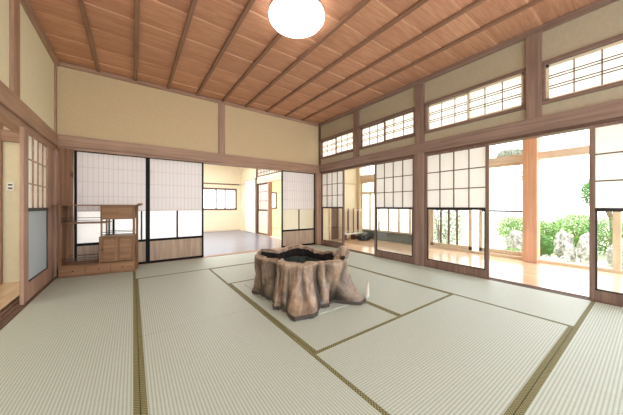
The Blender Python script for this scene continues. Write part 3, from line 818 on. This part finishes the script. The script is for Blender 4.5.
# ------------------------------------------------------------------ garden
M['grass'] = plain('pale gravel and moss', (190, 196, 160), .9, .1, .2, 3)
M['rock'] = plain('weathered garden rock', (164, 160, 152), .85, .2, .6, 14)
M['leafA'] = plain('light green leaves', (124, 158, 86), .6, .3, .35, 6)
M['leafB'] = plain('mid green leaves', (92, 130, 66), .6, .3, .35, 6)
M['leafC'] = plain('grey green leaves', (150, 152, 140), .7, .2, .3, 6)
M['bark'] = plain('tree bark', (120, 98, 78), .8, .2, .2, 10)
gr = MB(); gr.box(6.05, 60, -30, 30, -.5, -.4); gr.build('ground', M['grass'], **S)
def shrub(name, loc, size, mat, seed, label, n=1500, leaf=.05, group=None, trunk=0):
    rnd = random.Random(seed); mb = MB()
    for k in range(n):
        while True:
            d = Vector((rnd.gauss(0, 1), rnd.gauss(0, 1), rnd.gauss(0, 1)))
            if d.length > .1: break
        d.normalize(); rr_ = (.72+.28*rnd.random())*(1+.22*noise.noise(d*2.2+Vector((seed, 0, 0))))
        p = Vector((d.x*size[0], d.y*size[1], d.z*size[2]))*rr_+Vector(loc)
        a = Vector((rnd.uniform(-1, 1), rnd.uniform(-1, 1), rnd.uniform(-.4, 1))).normalized(); c = a.cross(d).normalized() if a.cross(d).length > .01 else Vector((1, 0, 0))
        l = leaf*rnd.uniform(.7, 1.3); b_ = len(mb.v)
        mb.v += [tuple(p), tuple(p+a*l*.5+c*l*.3), tuple(p+a*l), tuple(p+a*l*.5-c*l*.3)]; mb.f.append((b_, b_+1, b_+2, b_+3))
    r = empty(name, (loc[0], loc[1], -.4), label=label, category='tree' if 'tree' in name else 'shrub')
    if group: r['group'] = group
    mb.build('foliage', mat, parent=r)
    tb = MB()
    for q in (-1, 0, 1):
        tb.tube([(loc[0]+q*.02, loc[1]+trunk, -.42), (loc[0]+q*size[0]*.12, loc[1]+q*.04+trunk, (loc[2]-.4)/2), (loc[0]+q*size[0]*.35, loc[1]+q*size[1]*.3, loc[2]+size[2]*.3)], [.05*size[0]+.015, .035*size[0]+.01, .008], 6)
    tb.build('trunk', M['bark'], parent=r, smooth=True)
    return r
LRK = [
 ((7.75, 1.52, -.33), (.15, .13, .19), 'small pale garden rock touching the right edge of the orange veranda post'),
 ((7.7, 1.20, -.33), (.17, .14, .20), 'second low garden rock from the orange veranda post, in the front row'),
 ((7.7, .86, -.34), (.18, .15, .17), 'low garden rock in the front row, next to the stile of the rightmost screen'),
 ((8.75, 1.30, -.20), (.19, .15, .30), 'upright pale garden rock in the middle row, just right of the round bush'),
 ((8.75, .97, -.20), (.19, .14, .26), 'upright garden rock in the middle row, next to the stile of the rightmost screen'),
 ((10.0, 1.55, -.18), (.30, .20, .46), 'tall grey garden rock in the back row under the leafy shrubs'),
 ((9.6, 2.55, -.15), (.24, .22, .38), 'grey garden rock touching the left edge of the orange veranda post'),
 ((7.8, .38, -.32), (.20, .18, .22), 'garden rock seen low through the glass of the rightmost screen'),
 ((10.0, 1.10, -.18), (.28, .19, .42), 'grey garden rock in the back row, beside the stile of the rightmost screen'),
 ((9.2, .45, -.15), (.3, .26, .36), 'large garden rock seen through the glass of the rightmost screen')]
for k, (l, s_, lab) in enumerate(LRK): rock('garden_rock', l, s_, M['rock'], k+11, lab, 'rock', 'rocks in the garden')
shrub('round_bush', (8.6, 1.70, -.06), (.21, .20, .33), M['leafB'], 1, 'clipped round green bush beside the orange veranda post', 4200, .03)
shrub('low_shrub', (10.9, 2.12, .04), (.55, .50, .46), M['leafA'], 2, 'spreading light green shrub behind the round bush', 4200, .06)
shrub('low_shrub', (12.4, 1.60, .16), (.7, .62, .60), M['leafA'], 3, 'light green shrub rising behind the garden rocks', 4200, .06)
shrub('low_shrub', (7.7, 2.10, -.24), (.30, .22, .18), M['leafA'], 4, 'low light green shrub at the foot of the glass left of the orange veranda post', 2600, .035)
shrub('low_shrub', (12.0, 3.25, .12), (.7, .55, .50), M['leafA'], 9, 'distant light green shrub left of the orange veranda post', 2600, .06)
shrub('low_shrub', (10.9, .70, .1), (.6, .6, .55), M['leafB'], 5, 'green shrub seen through the glass of the rightmost screen', 3600, .05)
shrub('leafy_tree', (14.6, 1.30, 1.50), (.62, .5, .62), M['leafB'], 6, 'leafy green tree crown showing left of the rightmost screen', 3000, .07, trunk=-.3)
shrub('pine_tree', (15.0, 4.15, 3.48), (.7, .55, .26), M['leafC'], 7, 'grey green pine branch seen through the transom glass above the veranda', 3200, .09, trunk=-.74)
shrub('tall_hedge', (8.0, 4.1, .45), (.5, .75, 1.0), M['leafC'], 8, 'pale grey green hedge behind the barred veranda window', 5200, .05)

# ------------------------------------------------------------------ light
sc = bpy.context.scene
w = bpy.data.worlds.new('World'); sc.world = w; w.use_nodes = True
nt = w.node_tree; bg = nt.nodes['Background']
bg.inputs[0].default_value = (.90, .96, 1.0, 1); bg.inputs[1].default_value = 3.9
def light(name, typ, loc, rot=(0, 0, 0), energy=10, color=(1, 1, 1), **kw):
    l = bpy.data.lights.new(name, typ); l.energy = energy; l.color = color
    for k, v in kw.items(): setattr(l, k, v)
    o = bpy.data.objects.new(name, l); COL.objects.link(o); o.location = loc; o.rotation_euler = rot
    return o
light('sun', 'SUN', (12, 2, 8), (0, math.radians(42), math.radians(10)), 2.6, (1, .96, .88), angle=math.radians(6))
light('back_room_fill', 'AREA', (1.6, 7.6, 2.85), (0, 0, 0), 120, (1, 1, 1), size=1.6)  # added area light without a fixture, brightens the screens from behind
light('side_room_fill', 'AREA', (5.0, 7.8, 2.85), (0, 0, 0), 60, (1, .97, .92), size=1.2)  # added fill for the side room, no lamp hangs there
light('passage_fill', 'AREA', (-1.7, 3.6, 2.55), (0, 0, 0), 8, (1, .97, .9), size=.5)  # invented weak fill over the left passage
light('veranda_fill', 'AREA', (5.0, 4.6, 2.38), (0, 0, 0), 30, (1, .97, .92), size=.6)  # added light for the far veranda, not a real fitting

# ------------------------------------------------------------------ camera
cd = bpy.data.cameras.new('Camera'); cam = bpy.data.objects.new('Camera', cd); COL.objects.link(cam)
cam.location = (0, 0, 1.0); cam.rotation_euler = (math.radians(90), 0, -math.radians(35.726))
cd.sensor_fit = 'HORIZONTAL'; cd.sensor_width = 36; cd.lens = 36*248.26/623
cd.shift_y = -(207.5-206.04)/623
cd.clip_start = .05
sc.camera = cam
sc.view_settings.view_transform = 'Standard'; sc.view_settings.look = 'None'; sc.view_settings.exposure = 0.28
sc.cycles.max_bounces = 10; sc.cycles.diffuse_bounces = 6; sc.cycles.transparent_max_bounces = 16
for o in bpy.data.objects:
    if '_o' in o: del o['_o']
